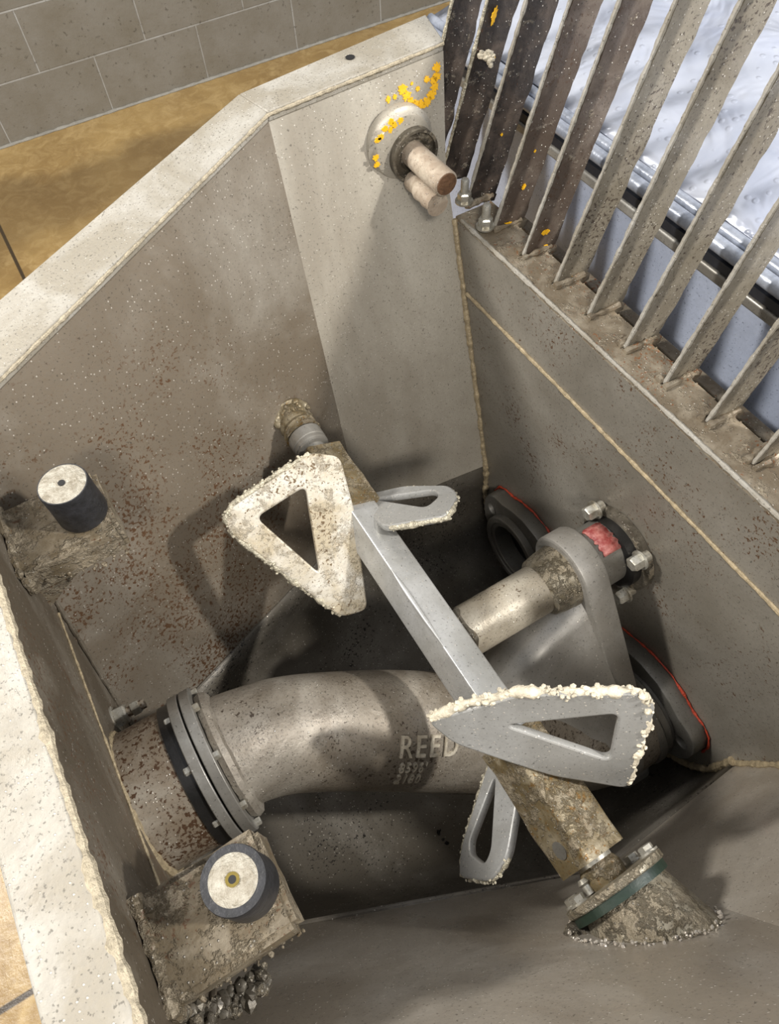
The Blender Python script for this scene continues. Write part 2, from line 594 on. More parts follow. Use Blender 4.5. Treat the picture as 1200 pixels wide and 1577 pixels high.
# right (cylinder) end plate
bm = bmesh.new()
pr = [(XW, FR(-.606), -.606), (XW, FR(-1.03), -1.03)]
U = []
for k in range(0, 13):
    a = math.pi * k / 12
    U.append((XW, YC + .297 * math.cos(a) * (abs(math.cos(a)) ** -.25 if abs(math.cos(a)) > .05 else 1), -1.03 - .22 * math.sin(a) ** .75))
wallp = [(XW, FR(-.612), -.612)] + U + [(XW, 2 * YC - FR(-.612), -.612)]
quad(bm, wallp, (.01, 0, 0))
obj('cylinder_end_plate', bm, M['right'], HOP)

# bottom trough
bm = bmesh.new()
NS = 24


def trough(x, zt, half, dep):
    out = []
    for k in range(NS + 1):
        a = math.pi * k / NS
        c, s = math.cos(a), math.sin(a)
        out.append(w3((x, YC + half * math.copysign(abs(c) ** .75, c), zt - dep * abs(s) ** .75)))
    return out


secs = [(A1[0] + .004, -.98, A1[1] - YC, .19), (.02, -.988, FL(.02, -.988) - YC, .215), (.247, -1.0, FR(-1.0) - YC, .235),
        (XW, -1.03, FR(-1.03) - YC, .225)]
rows = [[bm.verts.new(p) for p in trough(*s)] for s in secs]
for a, b in zip(rows, rows[1:]):
    for k in range(NS):
        bm.faces.new((a[k], a[k + 1], b[k + 1], b[k]))
bm.faces.new(rows[0])
o = obj('trough', bm, M['trough'], HOP, fix=True)
sm = o.modifiers.new('thickness', 'SOLIDIFY')
sm.thickness = .008
sm.offset = 0

# rim flanges
bm = bmesh.new()
for f in (lambda p: p, mir):
    Ao, Bo = (-.155 - .05, .571 + .066, -.505), (.262, FR(-.434) + .052, -.434)
    Co = (.52, FR(-.425) + .066, -.425)
    quad(bm, [f(A0), f(B0), f(Bo), f(Ao)], (0, 0, .012))
    quad(bm, [f(B0), f(C0), f(Co), f(Bo)], (0, 0, .012))
    for a, b in ((Ao, Bo), (Bo, Co)):      # outer lip turned down
        q = [f(a), f(b)]
        dn = Vector((0, 0, -.07))
        quad(bm, [q[0], q[1], tuple(Vector(q[1]) + dn), tuple(Vector(q[0]) + dn)], (0, .004 if f(Ao)[1] > YC else -.004, 0))
add_prism(bm, [w3(A0), w3(mir(A0)), w3((-.202, 2 * YC - .646, -.505)), w3((-.202, .646, -.505))], (0, 0, .012))
add_prism(bm, [w3((-.200, .646, -.493)), w3((-.200, 2 * YC - .646, -.493)), w3((-.200, 2 * YC - .646, -.575)), w3((-.200, .646, -.575))], (-.003, 0, 0))
obj('rim', bm, M['rim'], HOP, bev=.002)
part('rim_hole', M['hole'], HOP, add_lathe, V(.398, .795, -.4165), (0, 0, 1), [(0, .0055), (.0006, .0055)], 20)

# weld beads
zz = lambda p, d: (p[0], p[1], p[2] + d)
for k, f in enumerate((lambda p: p, mir)):
    s = -1 if k == 0 else 1
    part('rim_weld', M['weldw'], HOP, add_bead, [w3(f(zz(A0, .008))), w3(f(zz(B0, .008))), w3(f(zz(C0, .008)))], .0022, k, .3)
    part('corner_weld', M['weld'], HOP, add_bead, [w3(f((XW - .002, FR(-.61) - .002, -.61))), w3(f((XW - .002, FR(-.85) - .002, -.85))), w3(f((XW - .002, FR(-1.03) - .002, -1.03)))], .0045, 4 + k)
    part('seam_weld', M['trough'], HOP, add_bead, [w3(f((A1[0], A1[1] - .002, A1[2]))), w3(f((B1[0], B1[1] - .002, B1[2]))), ], .0022, 6 + k, .2)
    part('corner_seam', M['left'], HOP, add_bead, [w3(f(lp(0, -.51, .003))), w3(f(lp(0, -.97, .005)))], .0026, 12 + k, .3)
part('rim_weld', M['weldw'], HOP, add_bead, [w3(zz(A0, .008)), w3(zz(mir(A0), .008))], .0042, 20, .32)
part('plate_weld', M['weld'], HOP, add_bead, [V(XW - .001, FR(-.71) - .01, -.71), V(XW - .001, -.1, -.713)], .0028, 9, .3)
part('plate_weld', M['weld'], HOP, add_bead, [w3(lp(.02, cr, .001)), w3(lp(.98, cr, .001))], .0013, 10, .4)
part('bottom_weld', M['weld'], HOP, add_bead, [w3(p) for p in [(q[0] - .004, YC + (q[1] - YC) * .985, q[2] + .004) for q in U]], .005, 30, .5)

# bumper brackets welded into the corners
ZB = -.575


def bracket(bm, y0, y1, top=ZB):
    add_prism(bm, [V(LX(top), y0, top), V(-.062, y0, top), V(-.062, y1, top), V(LX(top), y1, top)], (0, 0, -.042))


for y0, y1, s in ((.450, .532, 1), (.066, .142, -1)):
    bm = bmesh.new()
    bracket(bm, y0, y1)
    bmesh.ops.bevel(bm, geom=bm.edges[:], offset=.005, segments=2, affect='EDGES')
    bmesh.ops.subdivide_edges(bm, edges=bm.edges[:], cuts=5, use_grid_fill=True)
    for v in bm.verts:
        v.co += Vector((noise.noise(v.co * 60), noise.noise(v.co * 60 + Vector((5, 0, 0))), noise.noise(v.co * 60 + Vector((0, 7, 0))))) * .0012
    b = obj('bumper_bracket', bm, M['bracket'], HOP, angle=50)
    bm = bmesh.new()
    gy = y0 if s < 0 else y0
    add_bead(bm, [V(LX(ZB) + .003, y0 - .003, ZB - .03), V(LX(ZB) + .003, y0 - .002, ZB), V(LX(ZB) + .004, y1, ZB + .001)], .0045, y0 * 50, .5)
    add_lumps(bm, [V(LX(ZB) + .003, y0 - .002, ZB - .02), V(-.10, y0, ZB - .043), V(-.065, y0, ZB - .042)], .003, 24, 5)
    obj('caked_weld', bm, M['bracket'], b)
    bm = bmesh.new()
    add_prism(bm, [V(LX(ZB - .04), (y0 + y1) / 2 - .006, ZB - .04), V(-.07, (y0 + y1) / 2 - .006, ZB - .04), V(LX(ZB - .12), (y0 + y1) / 2 - .006, ZB - .12)], (0, .012, 0))
    obj('gusset', bm, M['bracket'], b)

# dark lump of dried concrete under the near bracket and stuck in the trough
part('concrete_residue', M['hub'], HOP, add_lumps, [V(-.160, .060, -.605), V(-.150, .056, -.635), V(-.128, .056, -.66), V(-.108, .058, -.655)], .0078, 110, 8, .9)
part('concrete_residue', M['black'], HOP, add_lumps, [V(.05, .10, -1.19), V(.10, .13, -1.203), V(.13, .10, -1.195)], .006, 60, 18, 3.0)

# legs and frame carrying the hopper
for x, y in ((-.17, -.055), (-.17, .60), (.47, -.10), (.47, .66)):
    bm = bmesh.new()
    add_box(bm, (x, y, (H - .99) / 2), (.04, .04, H - .99))
    add_box(bm, (x, y, .006), (.11, .11, .012))
    obj('support_leg', bm, M['chassis'], HOP, bev=.002)
for x in (-.17, .47):
    part('frame_rail', M['chassis'], HOP, add_box, (x, .28, .10), (.04, .72, .05), bev=.003)

# cross rail under the grate ledge
part('cross_rail', M['ledge'], HOP, add_box, V(.580, .28, -.640), (.018, .85, .02), bev=.002)


# yellow paint flakes
def add_flake(bm, c, u, v, sx, sy, seed, n=26, lift=.0006):
    rnd = random.Random(seed)
    u, v = Vector(u).normalized(), Vector(v)
    v = (v - u * v.dot(u)).normalized()
    nn = u.cross(v)
    c = Vector(c)
    ring = []
    for k in range(n):
        t = 2 * math.pi * k / n
        r = rnd.uniform(.55, 1.15)
        ring.append(c + u * math.cos(t) * sx * r + v * math.sin(t) * sy * r)
    a = [bm.verts.new(p + nn * lift) for p in ring]
    b = [bm.verts.new(p - nn * lift) for p in ring]
    bm.faces.new(a)
    bm.faces.new(b[::-1])
    for i in range(n):
        bm.faces.new((a[i], b[i], b[(i + 1) % n], a[(i + 1) % n]))


def on_side(x, z, d=.0004):
    return V(x, FR(z) - d, z)


bm = bmesh.new()
uu, vv = (1, 0, 0), (0, .3, 1)
rnd = random.Random(4)
arc = [(.442, -.447), (.446, -.455), (.450, -.463), (.456, -.467), (.464, -.469), (.472, -.468), (.479, -.463), (.485, -.456), (.489, -.447), (.491, -.438)]
for i, (x, z) in enumerate(arc):
    add_flake(bm, on_side(x, z), uu, vv, .0068, .0055, i)
for i, (x, z, s) in enumerate([(.43, -.452, .003), (.421, -.452, .004), (.476, -.446, .004), (.484, -.449, .005), (.462, -.452, .003), (.455, -.445, .002)]):
    add_flake(bm, on_side(x, z), uu, vv, s, s, 20 + i)
obj('paint_mark', bm, M['yellow'], HOP)

# ------------------------------------------------------------------ hinge pin through the side plate
HP = thing('hinge_pin', 'tan crusted round pin with welded bar poking through a greasy boss at the grate corner', 'pin', V(.43, .73, -.5))
hx, hz = .432, -.506
hy = FR(hz)
ax = Vector((0, -1, 0))
bm = bmesh.new()
add_lathe(bm, V(hx - .006, hy + .008, hz + .006), ax, [(0, .045), (.010, .045), (.013, .040), (.018, .038), (.019, .034)], 48)
o = obj('boss_ring', bm, M['side'], HP)
bm = bmesh.new()
add_ring(bm, V(hx + .004, hy - .009, hz - .003), ax, .012, .032, .0285)
add_lathe(bm, V(hx + .004, hy - .007, hz - .003), ax, [(0, .0285), (.008, .0285), (.009, .020), (.006, .017)], 40)
obj('boss_disc', bm, M['hub'], HP)
bm = bmesh.new()
add_lathe(bm, V(hx + .004, hy, hz - .003), ax, [(0, .0155), (.018, .0155), (.088, .0155), (.0895, .014)], 32)
obj('rod', bm, M['pin'], HP)
part('rod_end', M['rustend'], HP, add_lathe, V(hx + .004, hy - .0893, hz - .003), ax, [(0, .0135), (.001, .0130)], 24)
bm = bmesh.new()
add_bead(bm, [V(hx - .002, hy - .02, hz - .033), V(hx - .004, hy - .083, hz - .031)], .013, 3, .18, .006, 12)
obj('welded_bar', bm, M['pin'], HP)
bm = bmesh.new()
for i, (a, r) in enumerate([(2.0, .041), (2.25, .041), (2.5, .040), (3.1, .040), (3.35, .040), (1.7, .035), (1.95, .035), (2.15, .034), (2.6, .042)]):
    add_flake(bm, V(hx - .006 + r * math.cos(a), hy - .0105, hz + .006 + r * math.sin(a)), (1, 0, 0), (0, 0, 1), .0045, .004, 60 + i)
obj('paint_mark', bm, M['yellow'], HP)
for x, y, k in ((.505, .655, 0), (.512, .715, 1)):
    bt = thing('hex_bolt', ('small zinc bolt standing on the ledge beside the end of the tan pin', 'small zinc bolt half hidden between the tan pin and the first dark bars')[k],
               'bolt', V(x, y, -.60), 'zinc bolts by the grate hinge pin')
    part('shank', M['bolt'], bt, add_lathe, V(x, y, -.603), (0, 0, 1), [(0, .0055), (.034, .0055), (.036, .0045)], 20)
    part('nut', M['bolt'], bt, add_hex, V(x, y, -.600), (0, 0, 1), .0095, .012)

# ------------------------------------------------------------------ grate
GR = thing('hopper_grate', 'raised hopper grate of upright flat steel bars welded to a tan ledge', 'grate', V(.54, .4, -.606))
ys = [.847 - .065 * k for k in range(13)]
outer = [(.491, .703), (.491, -.16), (.548, -.16)]
for y in [q for q in ys[::-1] if -.14 < q < .70]:
    outer += [Vector(q) for q in round_poly([(.547, y - .020), (.547, y - .010), (.566, y - .009), (.566, y + .009), (.547, y + .010), (.547, y + .020)], [.001, .006, .002, .002, .006, .001], 4)]
outer += [(.548, .703)]
bm = bmesh.new()
add_plate(bm, [outer], .010, pm(V(0, 0, -.611), (1, 0, 0), (0, 1, 0)))
lg = obj('ledge_plate', bm, M['ledge'], GR)
part('edge_crust', M['rim'], lg, add_bead, [V(.4915, .69, -.606), V(.4915, .3, -.606), V(.4915, -.16, -.606)], .0028, 44, .3)
th = math.radians(73.5)
up = Vector((math.cos(th), 0, math.sin(th)))
wd = Vector((math.sin(th), 0, -math.cos(th)))
for i, y in enumerate(ys):
    mat = M['bardark'] if i < 3 else (M['barmid'] if i < 5 else M['barlight'])
    bm = bmesh.new()
    n = 90
    L = .38
    rows = []
    base = V(.517, y, -.607)
    wdt = .043
    for k in range(n + 1):
        s = L * k / n
        p = base + up * s
        e1 = noise.noise(Vector((s * 55, i * 3.1, 0))) * .0016
        e2 = noise.noise(Vector((s * 28, i * 7.7, 4)))
        e2 = (e2 if e2 > .1 else 0) * .006 + noise.noise(Vector((s * 90, i, 9))) * .001
        tk = .0048
        if k == 0:      # foot cut level with the ledge
            pass
        a, b = p + wd * e1, p + wd * (wdt + e2)
        if k == 0:
            b = b + up * ((base.z - b.z) / up.z)
        rows.append([bm.verts.new(q) for q in (a + Vector((0, -tk * .55, 0)) + wd * .0015, a + Vector((0, tk * .55, 0)) + wd * .0015, b + Vector((0, tk, 0)), b + Vector((0, -tk, 0)))])
    for q, r in zip(rows, rows[1:]):
        for j in range(4):
            bm.faces.new((q[j], q[(j + 1) % 4], r[(j + 1) % 4], r[j]))
    bm.faces.new(rows[0][::-1])
    bm.faces.new(rows[-1])
    br = obj('grate_bar', bm, mat, GR)
    # crusted front edge
    part('edge_crust', M['rim'] if i > 1 else M['bead'], br, add_bead, [base + up * .002, base + up * .2, base + up * .37], .0024, i * 5, .28, .003)
    if i >= 2:
        bm = bmesh.new()
        add_bead(bm, [V(.512, y - .006, -.604), V(.530, y - .007, -.604), V(.556, y - .007, -.604)], .004, i, .6)
        add_bead(bm, [V(.512, y + .006, -.604), V(.556, y + .007, -.604)], .004, i + 50, .6)
        obj('foot_weld', bm, M['ledge'], br)
    fl_ = {1: [(.20, .012, .004, .010), (.155, .03, .002, .002)], 3: [(.055, .022, .003, .004), (.10, .02, .0015, .002), (.006, .02, .009, .0016)],
           4: [(.03, .018, .006, .004), (.010, .028, .004, .002)], 2: [(.002, .018, .008, .0015), (.09, .02, .002, .002)], 5: [(.006, .022, .006, .003)]}.get(i)
    if fl_:
        for j, (s, q, a, b) in enumerate(fl_):
            part('paint_mark', M['yellow'], br, add_flake, base + up * (s + .004) + wd * q + Vector((0, -.0054, 0)), wd, up, a, b, i * 9 + j)
bm = bmesh.new()
add_box(bm, V(.517, .42, -.607) + up * .38 + wd * .02, (.012, .95, .05), Matrix.Rotation(-(math.pi / 2 - th), 3, 'Y').inverted())
obj('top_rail', bm, M['barlight'], GR, bev=.002)
part('concrete_residue', M['crust'], GR, add_lumps, [V(.572, .775, -.452), V(.578, .765, -.460)], .006, 22, 3, .8)

# ------------------------------------------------------------------ machine behind
MH = thing('machine_housing', 'blue grey painted machine housing with a metal clamp rail behind the grate bars', 'machine housing', (.9, .2, 0))
PX = .625
bm = bmesh.new()
add_box(bm, ((PX + 1.75) / 2, .10, (H - .53) / 2 + .15), (1.75 - PX, 1.80, H - .53 - .30))
obj('body', bm, M['blue'], MH, bev=.01)
part('gap_fill', M['darkgap'], MH, add_box, V(PX + .006, .10, -.529), (.03, 1.80, .011))  # dark strip standing in for the shaded gap below the clamp rail
bm = bmesh.new()
add_tube(bm, [V(PX - .002, -.8, -.514), V(PX - .002, 1.0, -.514)], .0085, 16)
add_tube(bm, [V(PX + .013, -.8, -.508), V(PX + .013, 1.0, -.508)], .007, 16)
obj('clamp_rail', bm, M['rail'], MH)
part('lower_rail', M['flange'], MH, add_box, V(PX - .004, .10, -.545), (.010, 1.80, .014), bev=.003)
for y in (.9, .0, -.7):
    part('support_post', M['chassis'], MH, add_box, (.75, min(y, .9), .16), (.08, .08, .32))
    part('support_post', M['chassis'], MH, add_box, (1.6, min(y, .9), .16), (.08, .08, .32))
bm = bmesh.new()
add_tube(bm, [V(.60 + .03 * math.cos(a), 1.01, -.43 + .04 * math.sin(a)) for a in [k * math.pi * 1.6 / 14 + .6 for k in range(15)]], .006, 10)
obj('latch_ring', bm, M['rail'], MH)

SH = thing('cover_sheet', 'white wrinkled cover sheet with water drops lying over the blue grey housing', 'cover', V(1.1, .2, -.45))
bm = bmesh.new()
NX, NY = 60, 90
g = []
for i in range(NX + 1):
    row = []
    for j in range(NY + 1):
        fx, fy = i / NX, j / NY
        x = PX + .02 + fx * 1.1
        y = -.80 + fy * 1.80
        z = -.503 + .02 * min(1, fx * 12) + fx * .10
        wv = Vector((x * 2.2 + y * 1.5, y * 3.4 - x * 1.2, 0))
        z += .022 * noise.noise(wv * 1.4) * min(1, fx * 6 + .25) + .010 * noise.noise(wv * 4.1 + Vector((3, 3, 0))) * min(1, fx * 8 + .3)
        row.append(bm.verts.new(V(x, y, z)))
    g.append(row)
for i in range(NX):
    for j in range(NY):
        bm.faces.new((g[i][j], g[i + 1][j], g[i + 1][j + 1], g[i][j + 1]))
s = obj('sheet', bm, M['sheet'], SH)
md = s.modifiers.new('thickness', 'SOLIDIFY')
md.thickness = .003

# ------------------------------------------------------------------ outlet pipe on the left wall
OY, OZ = .281, -.808
OP = thing('outlet_pipe', 'short rust speckled outlet pipe with grey flange and small bolts at the left wall', 'pipe', V(-.15, OY, OZ))
X1 = Vector((1, 0, 0))
bm = bmesh.new()
add_ring(bm, V(LX(OZ), OY, OZ), X1, .060, .079, .066, 56)
obj('pipe', bm, M['rustpipe'], OP)
part('outer_pipe', M['rustpipe'], OP, add_ring, V(-.262, OY, OZ), X1, .06, .079, .066, 56)
part('outer_flange', M['flange'], OP, add_ring, V(-.262, OY, OZ), X1, .012, .095, .066, 56)
part('weld_collar', M['weld'], OP, add_bead, [V(LX(OZ) + .004, OY + .080 * math.cos(t), OZ + .080 * math.sin(t)) for t in [2 * math.pi * k / 40 for k in range(41)]], .004, 2, .4)
part('black_seal', M['black'], OP, add_ring, V(-.125, OY, OZ), X1, .014, .081, .06, 56)
part('flange', M['flange'], OP, add_ring, V(-.112, OY, OZ), X1, .0115, .0855, .06, 64, bev=.001)
for k in range(8):
    a = 2 * math.pi * (k + .35) / 8
    p = V(-.112, OY + .078 * math.cos(a), OZ + .078 * math.sin(a))
    part('bolt', M['bolt'], OP, add_hex, p, -X1, .0055, .007, False)
for y, z, lb in ((.404, -.828, 'zinc hex bolt head on the dirty left wall above the outlet pipe'),):
    b = thing('hex_bolt', lb, 'bolt', V(-.17, y, z))
    part('head', M['bolt'], b, add_hex, V(LX(z) + .001, y - .01, z), X1, .0125, .014)
    part('nut', M['bolt'], b, add_hex, V(LX(z) + .024, y - .01, z), X1, .009, .010, False)
    part('shank', M['rustpipe'], b, add_lathe, V(LX(z), y - .01, z), X1, [(0, .006), (.04, .006)], 16)

# ------------------------------------------------------------------ swing tube
SY, SZ = .281, -.862
ST = thing('swing_tube', 'big grey cast S shaped tube with raised maker lettering crossing the hopper floor', 'tube', V(.2, .2, -1.0))
ctrl = [((-.088, .281, -.808), .066), ((-.06, .281, -.815), .064), ((-.02, .277, -.836), .066), ((.03, .262, -.866), .069), ((.1, .235, -.91), .0735),
        ((.17, .205, -.96), .0765), ((.25, .172, -1.02), .080), ((.32, .145, -1.06), .084), ((.38, .128, -1.085), .084), ((.43, .12, -1.1), .078)]


def catmull(pts, n=8):
    out = []
    P = [pts[0]] + pts + [pts[-1]]
    for i in range(1, len(P) - 2):
        for k in range(n):
            t = k / n
            a, b, c, d = [Vector((*q[0], q[1])) for q in P[i - 1:i + 3]]
            out.append(.5 * ((2 * b) + (c - a) * t + (2 * a - 5 * b + 4 * c - d) * t * t + (3 * b - a - 3 * c + d) * t ** 3))
    out.append(Vector((*pts[-1][0], pts[-1][1])))
    return out


cc = catmull(ctrl)
bm = bmesh.new()
add_tube(bm, [V(*q[:3]) for q in cc], [q[3] for q in cc], 56)
bmt = bm.copy()
body = obj('tube_body', bm, M['tube'], ST, angle=60)
part('flange', M['flange'], ST, add_ring, V(-.0985, OY, OZ), X1, .0115, .0855, .05, 64, bev=.001)
bm = bmesh.new()
add_bead(bm, [V(-.080, OY + .066 * math.cos(t), OZ + .066 * math.sin(t)) for t in [2 * math.pi * k / 40 for k in range(41)]], .0085, 8, .10)
obj('flange_weld', bm, M['tube'], ST)
for k in range(8):
    a = 2 * math.pi * (k + .35) / 8
    p = V(-.087, OY + .078 * math.cos(a), OZ + .078 * math.sin(a))
    part('bolt', M['bolt'], ST, add_hex, p, X1, .005, .006, False)
# raised lettering, wrapped onto the casting
bmt.normal_update()
bvh = BVHTree.FromBMesh(bmt)
bmt.free()


def letters(text, size, px_dir, up_dir, origin, view, name, thick=.003, sx=.82):
    cu = bpy.data.curves.new('tmp', 'FONT')
    cu.body = text
    cu.size = size
    cu.space_character = 1.25
    cu.offset = .0002
    cu.extrude = .001
    cu.resolution_u = 3
    ob = bpy.data.objects.new('tmp', cu)
    COL.objects.link(ob)
    me = bpy.data.meshes.new_from_object(ob.evaluated_get(bpy.context.evaluated_depsgraph_get()))
    bpy.data.objects.remove(ob)
    bm = bmesh.new()
    bm.from_mesh(me)
    bmesh.ops.triangulate(bm, faces=bm.faces[:])
    bmesh.ops.subdivide_edges(bm, edges=[e for e in bm.edges if e.calc_length() > size * .2], cuts=2)
    px_dir, up_dir, view = Vector(px_dir).normalized(), Vector(up_dir).normalized(), Vector(view).normalized()
    for v in bm.verts:
        top = v.co.z > 0
        s = Vector(origin) + px_dir * v.co.x * sx + up_dir * v.co.y - view * .05
        loc, nor, _, _ = bvh.ray_cast(s, view)
        if loc is None:
            loc, nor = s + view * .05, -view
        nor = -nor if nor.dot(view) > 0 else nor
        v.co = loc + nor * (thick if top else -.001)
    o = obj(name, bm, M['letter'], body, angle=30, fix=False)
    return o


# the lettering lies on the camera side of the casting, its baseline along the tube
lo = V(.0813, .1895, -.8488)
td = V(.151, .1622, -.8893) - lo
upd = Vector((.0128, .0176, .0127))
upd = (upd - td.normalized() * upd.dot(td.normalized()))
LET = dict(td=td.normalized(), upd=upd.normalized(), lo=lo, view=-td.cross(upd).normalized())
if LET['view'].z > 0:
    LET['view'] = -LET['view']

# swing shaft, collar, lever
bm = bmesh.new()
add_lathe(bm, V(.205, SY, SZ), X1, [(0, .034), (.155, .034)], 40)
obj('swing_shaft', bm, M['swing'], ST)
part('shaft_weld', M['hub'], ST, add_bead, [V(.232, SY + .035 * math.cos(t), SZ + .036 * math.sin(t)) for t in [2 * math.pi * k / 30 for k in range(31)]], .005, 5, .6)
part('shaft_collar', M['boss'], ST, add_lathe, V(.352, SY, SZ), X1, [(0, .035), (.004, .040), (.02, .043), (.04, .045)], 40)
def lever_outline(c0, r0, c1, r1):
    d = Vector(c1) - Vector(c0)
    ang = math.atan2(d.y, d.x)
    off = math.acos(max(-1, min(1, (r0 - r1) / d.length)))
    return circle(c0, r0, 30, ang + off, ang - off + 2 * math.pi) + circle(c1, r1, 30, ang - off, ang + off)


# neck of the casting that rises from the tube to the swing shaft
bm = bmesh.new()
secs = [(.16, (.205, -.965), .020, (.200, -.965), .058), (.21, (.215, -.965), .030, (.187, -.988), .066), (.27, (.226, -.955), .044, (.163, -1.032), .077),
        (.33, (.240, -.940), .050, (.142, -1.065), .084), (.392, (.255, -.918), .054, (.13, -1.085), .088)]
rows = []
for x, a0, r0, a1, r1 in secs:
    rows.append([bm.verts.new(V(x, y, z)) for y, z in lever_outline(a0, r0, a1, r1)])
for q, r in zip(rows, rows[1:]):
    for k in range(len(q)):
        bm.faces.new((q[k], q[(k + 1) % len(q)], r[(k + 1) % len(q)], r[k]))
bm.faces.new(rows[0])
bm.faces.new(rows[-1][::-1])
nk = obj('casting_neck', bm, M['smooth'], ST, angle=75)
bm = bmesh.new()
add_plate(bm, [lever_outline((SY, SZ), .057, (.135, -1.09), .072)], .036, pm(V(.408, 0, 0), (0, 1, 0), (0, 0, 1)), .004)
obj('swing_lever', bm, M['smooth'], ST)
bm = bmesh.new()
add_prism(bm, [V(.44, .075, -1.165), V(.44, .045, -1.165), V(.44, .028, -1.20), V(.44, .06, -1.22), V(.44, .09, -1.21)], (-.05, 0, 0))
obj('lever_foot', bm, M['smooth'], ST, bev=.008)
bm = bmesh.new()
add_ring(bm, V(.428, .12, -1.10), X1, .014, .080, .06, 56)
add_ring(bm, V(.443, .12, -1.10), X1, .013, .076, .06, 56)
obj('wear_ring', bm, M['plate'], ST, bev=.002)

# ------------------------------------------------------------------ two-port wear plate on the right wall
WP = thing('wear_plate', 'dark grey two port wear plate on the right wall edged with orange sealant', 'plate', V(.48, .28, -1.1))
c1, c2 = (.44, -1.10), (.12, -1.10)
R1 = .092
outl = ([(.525, -1.085), (.532, -1.06), (.527, -1.038), (.508, -1.030)] + circle(c1, R1, 12, math.radians(58), math.radians(108))
        + [(.35, -1.0), (.28, -.985), (.21, -1.0)] + circle(c2, R1, 12, math.radians(72), math.radians(122))
        + [(.052, -1.030), (.033, -1.038), (.028, -1.06), (.033, -1.082)])
# ears sit at the outer upper corners; mirror about the centre line
half = [(.538, -1.088), (.538, -1.062), (.530, -1.040), (.514, -1.028), (.492, -1.024), (.470, -1.012), (.440, -1.003), (.405, -1.004), (.372, -1.015), (.325, -1.035), (.28, -1.040)]
lowh = [(.28, -1.165), (.335, -1.17), (.385, -1.183), (.44, -1.196), (.49, -1.182), (.505, -1.155), (.518, -1.128), (.532, -1.110)]
outl = [(2 * YC - y, z) for y, z in half] + half[::-1][1:] + [(y, z) for y, z in lowh[::-1]] + [(2 * YC - y, z) for y, z in lowh][1:]
outl2 = []
for p in outl:
    if not outl2 or (Vector(p) - Vector(outl2[-1])).length > 1e-4:
        outl2.append(p)
outl = outl2
bm = bmesh.new()
earh = [circle((.516, -1.068), .0105, 20), circle((2 * YC - .516, -1.068), .0105, 20)]
add_plate(bm, [outl, circle(c1, .052, 40), circle(c2, .052, 40)] + earh, .026, pm(V(.4755, 0, 0), (0, 1, 0), (0, 0, 1)), .002)
obj('plate', bm, M['plate'], WP)
for c, nm in ((c1, 'port_ring'), (c2, 'port_ring')):
    bm = bmesh.new()
    add_ring(bm, V(.450, c[0], c[1]), X1, .014, .070, .058, 56)
    add_ring(bm, V(.453, c[0], c[1]), X1, .034, .059, .050, 56)
    rg = obj(nm, bm, M['plate'], WP, bev=.002)
bm = bmesh.new()
add_lathe(bm, V(.4885, c1[0], c1[1]), X1, [(0, .0525), (.001, .0525)], 40)
obj('bore', bm, M['hole'], WP)
for y in (.516, 2 * YC - .516):
    bm = bmesh.new()
    add_lathe(bm, V(.486, y, -1.068), -X1, [(0, .0085), (.008, .0085), (.009, .006)], 20)
    obj('recessed_bolt', bm, M['bolt'], WP)
bm = bmesh.new()
def bigger(p, k=1.0):
    d = Vector(p) - Vector((YC, -1.1))
    return Vector(p) + d.normalized() * .003
topo = [p for p in outl if p[1] > -1.09]
add_bead(bm, [V(.4875, *bigger(p)) for p in topo], .0017, 3, .7)
obj('sealant_bead', bm, M['orange'], WP)

# ------------------------------------------------------------------ swing shaft bearing housing on the right wall
BH = thing('shaft_bearing', 'dark round shaft bearing with red rag patch and hex bolts on the right wall', 'bearing', V(.48, SY, SZ))
by, bz = .277, -.868
bm = bmesh.new()
add_lathe(bm, V(.489, by, bz), -X1, [(0, .064), (.008, .064), (.010, .060)], 48)
obj('mounting_ring', bm, M['hub'], BH)
part('housing', M['black'], BH, add_lathe, V(.482, by, bz), -X1, [(0, .052), (.016, .052), (.020, .046)], 48)
part('shaft_end', M['plate'], BH, add_lathe, V(.484, SY, SZ), -X1, [(0, .044), (.054, .044)], 40)
bm = bmesh.new()
for r, y in ((0, 0),):
    n = 14
    vs = []
    for i in range(n + 1):
        a = math.radians(62 + 62 * i / n) 
        wob = noise.noise(Vector((i * .9, 2, 0))) * .006
        vs.append((a, .436 + wob, .463 - wob))
    q0 = [bm.verts.new(V(x0, SY - .0462 * math.cos(a) * -1 * -1, SZ + .0462 * math.sin(a))) for a, x0, x1 in vs]
    q1 = [bm.verts.new(V(x1, SY - .0462 * math.cos(a) * -1 * -1, SZ + .0462 * math.sin(a))) for a, x0, x1 in vs]
    for i in range(n):
        bm.faces.new((q0[i], q0[i + 1], q1[i + 1], q1[i]))
o = obj('red_patch', bm, M['red'], BH)
md = o.modifiers.new('thickness', 'SOLIDIFY')
md.thickness = .002
for dy, dz in ((.046, .045), (-.044, .045), (-.047, -.047), (.046, -.047)):
    bm = bmesh.new()
    add_lathe(bm, V(.485, by + dy, bz + dz), -X1, [(0, .008), (.014, .008)], 16)
    add_hex(bm, V(.473, by + dy, bz + dz), -X1, .0105, .014)
    obj('bolt', bm, M['bolt'], BH)

# ------------------------------------------------------------------ agitator
SX, SZA = .181, -.752
AG = thing('agitator', 'pale square agitator shaft with four crusted triangular paddles spanning the hopper', 'agitator', V(SX, .28, SZA))


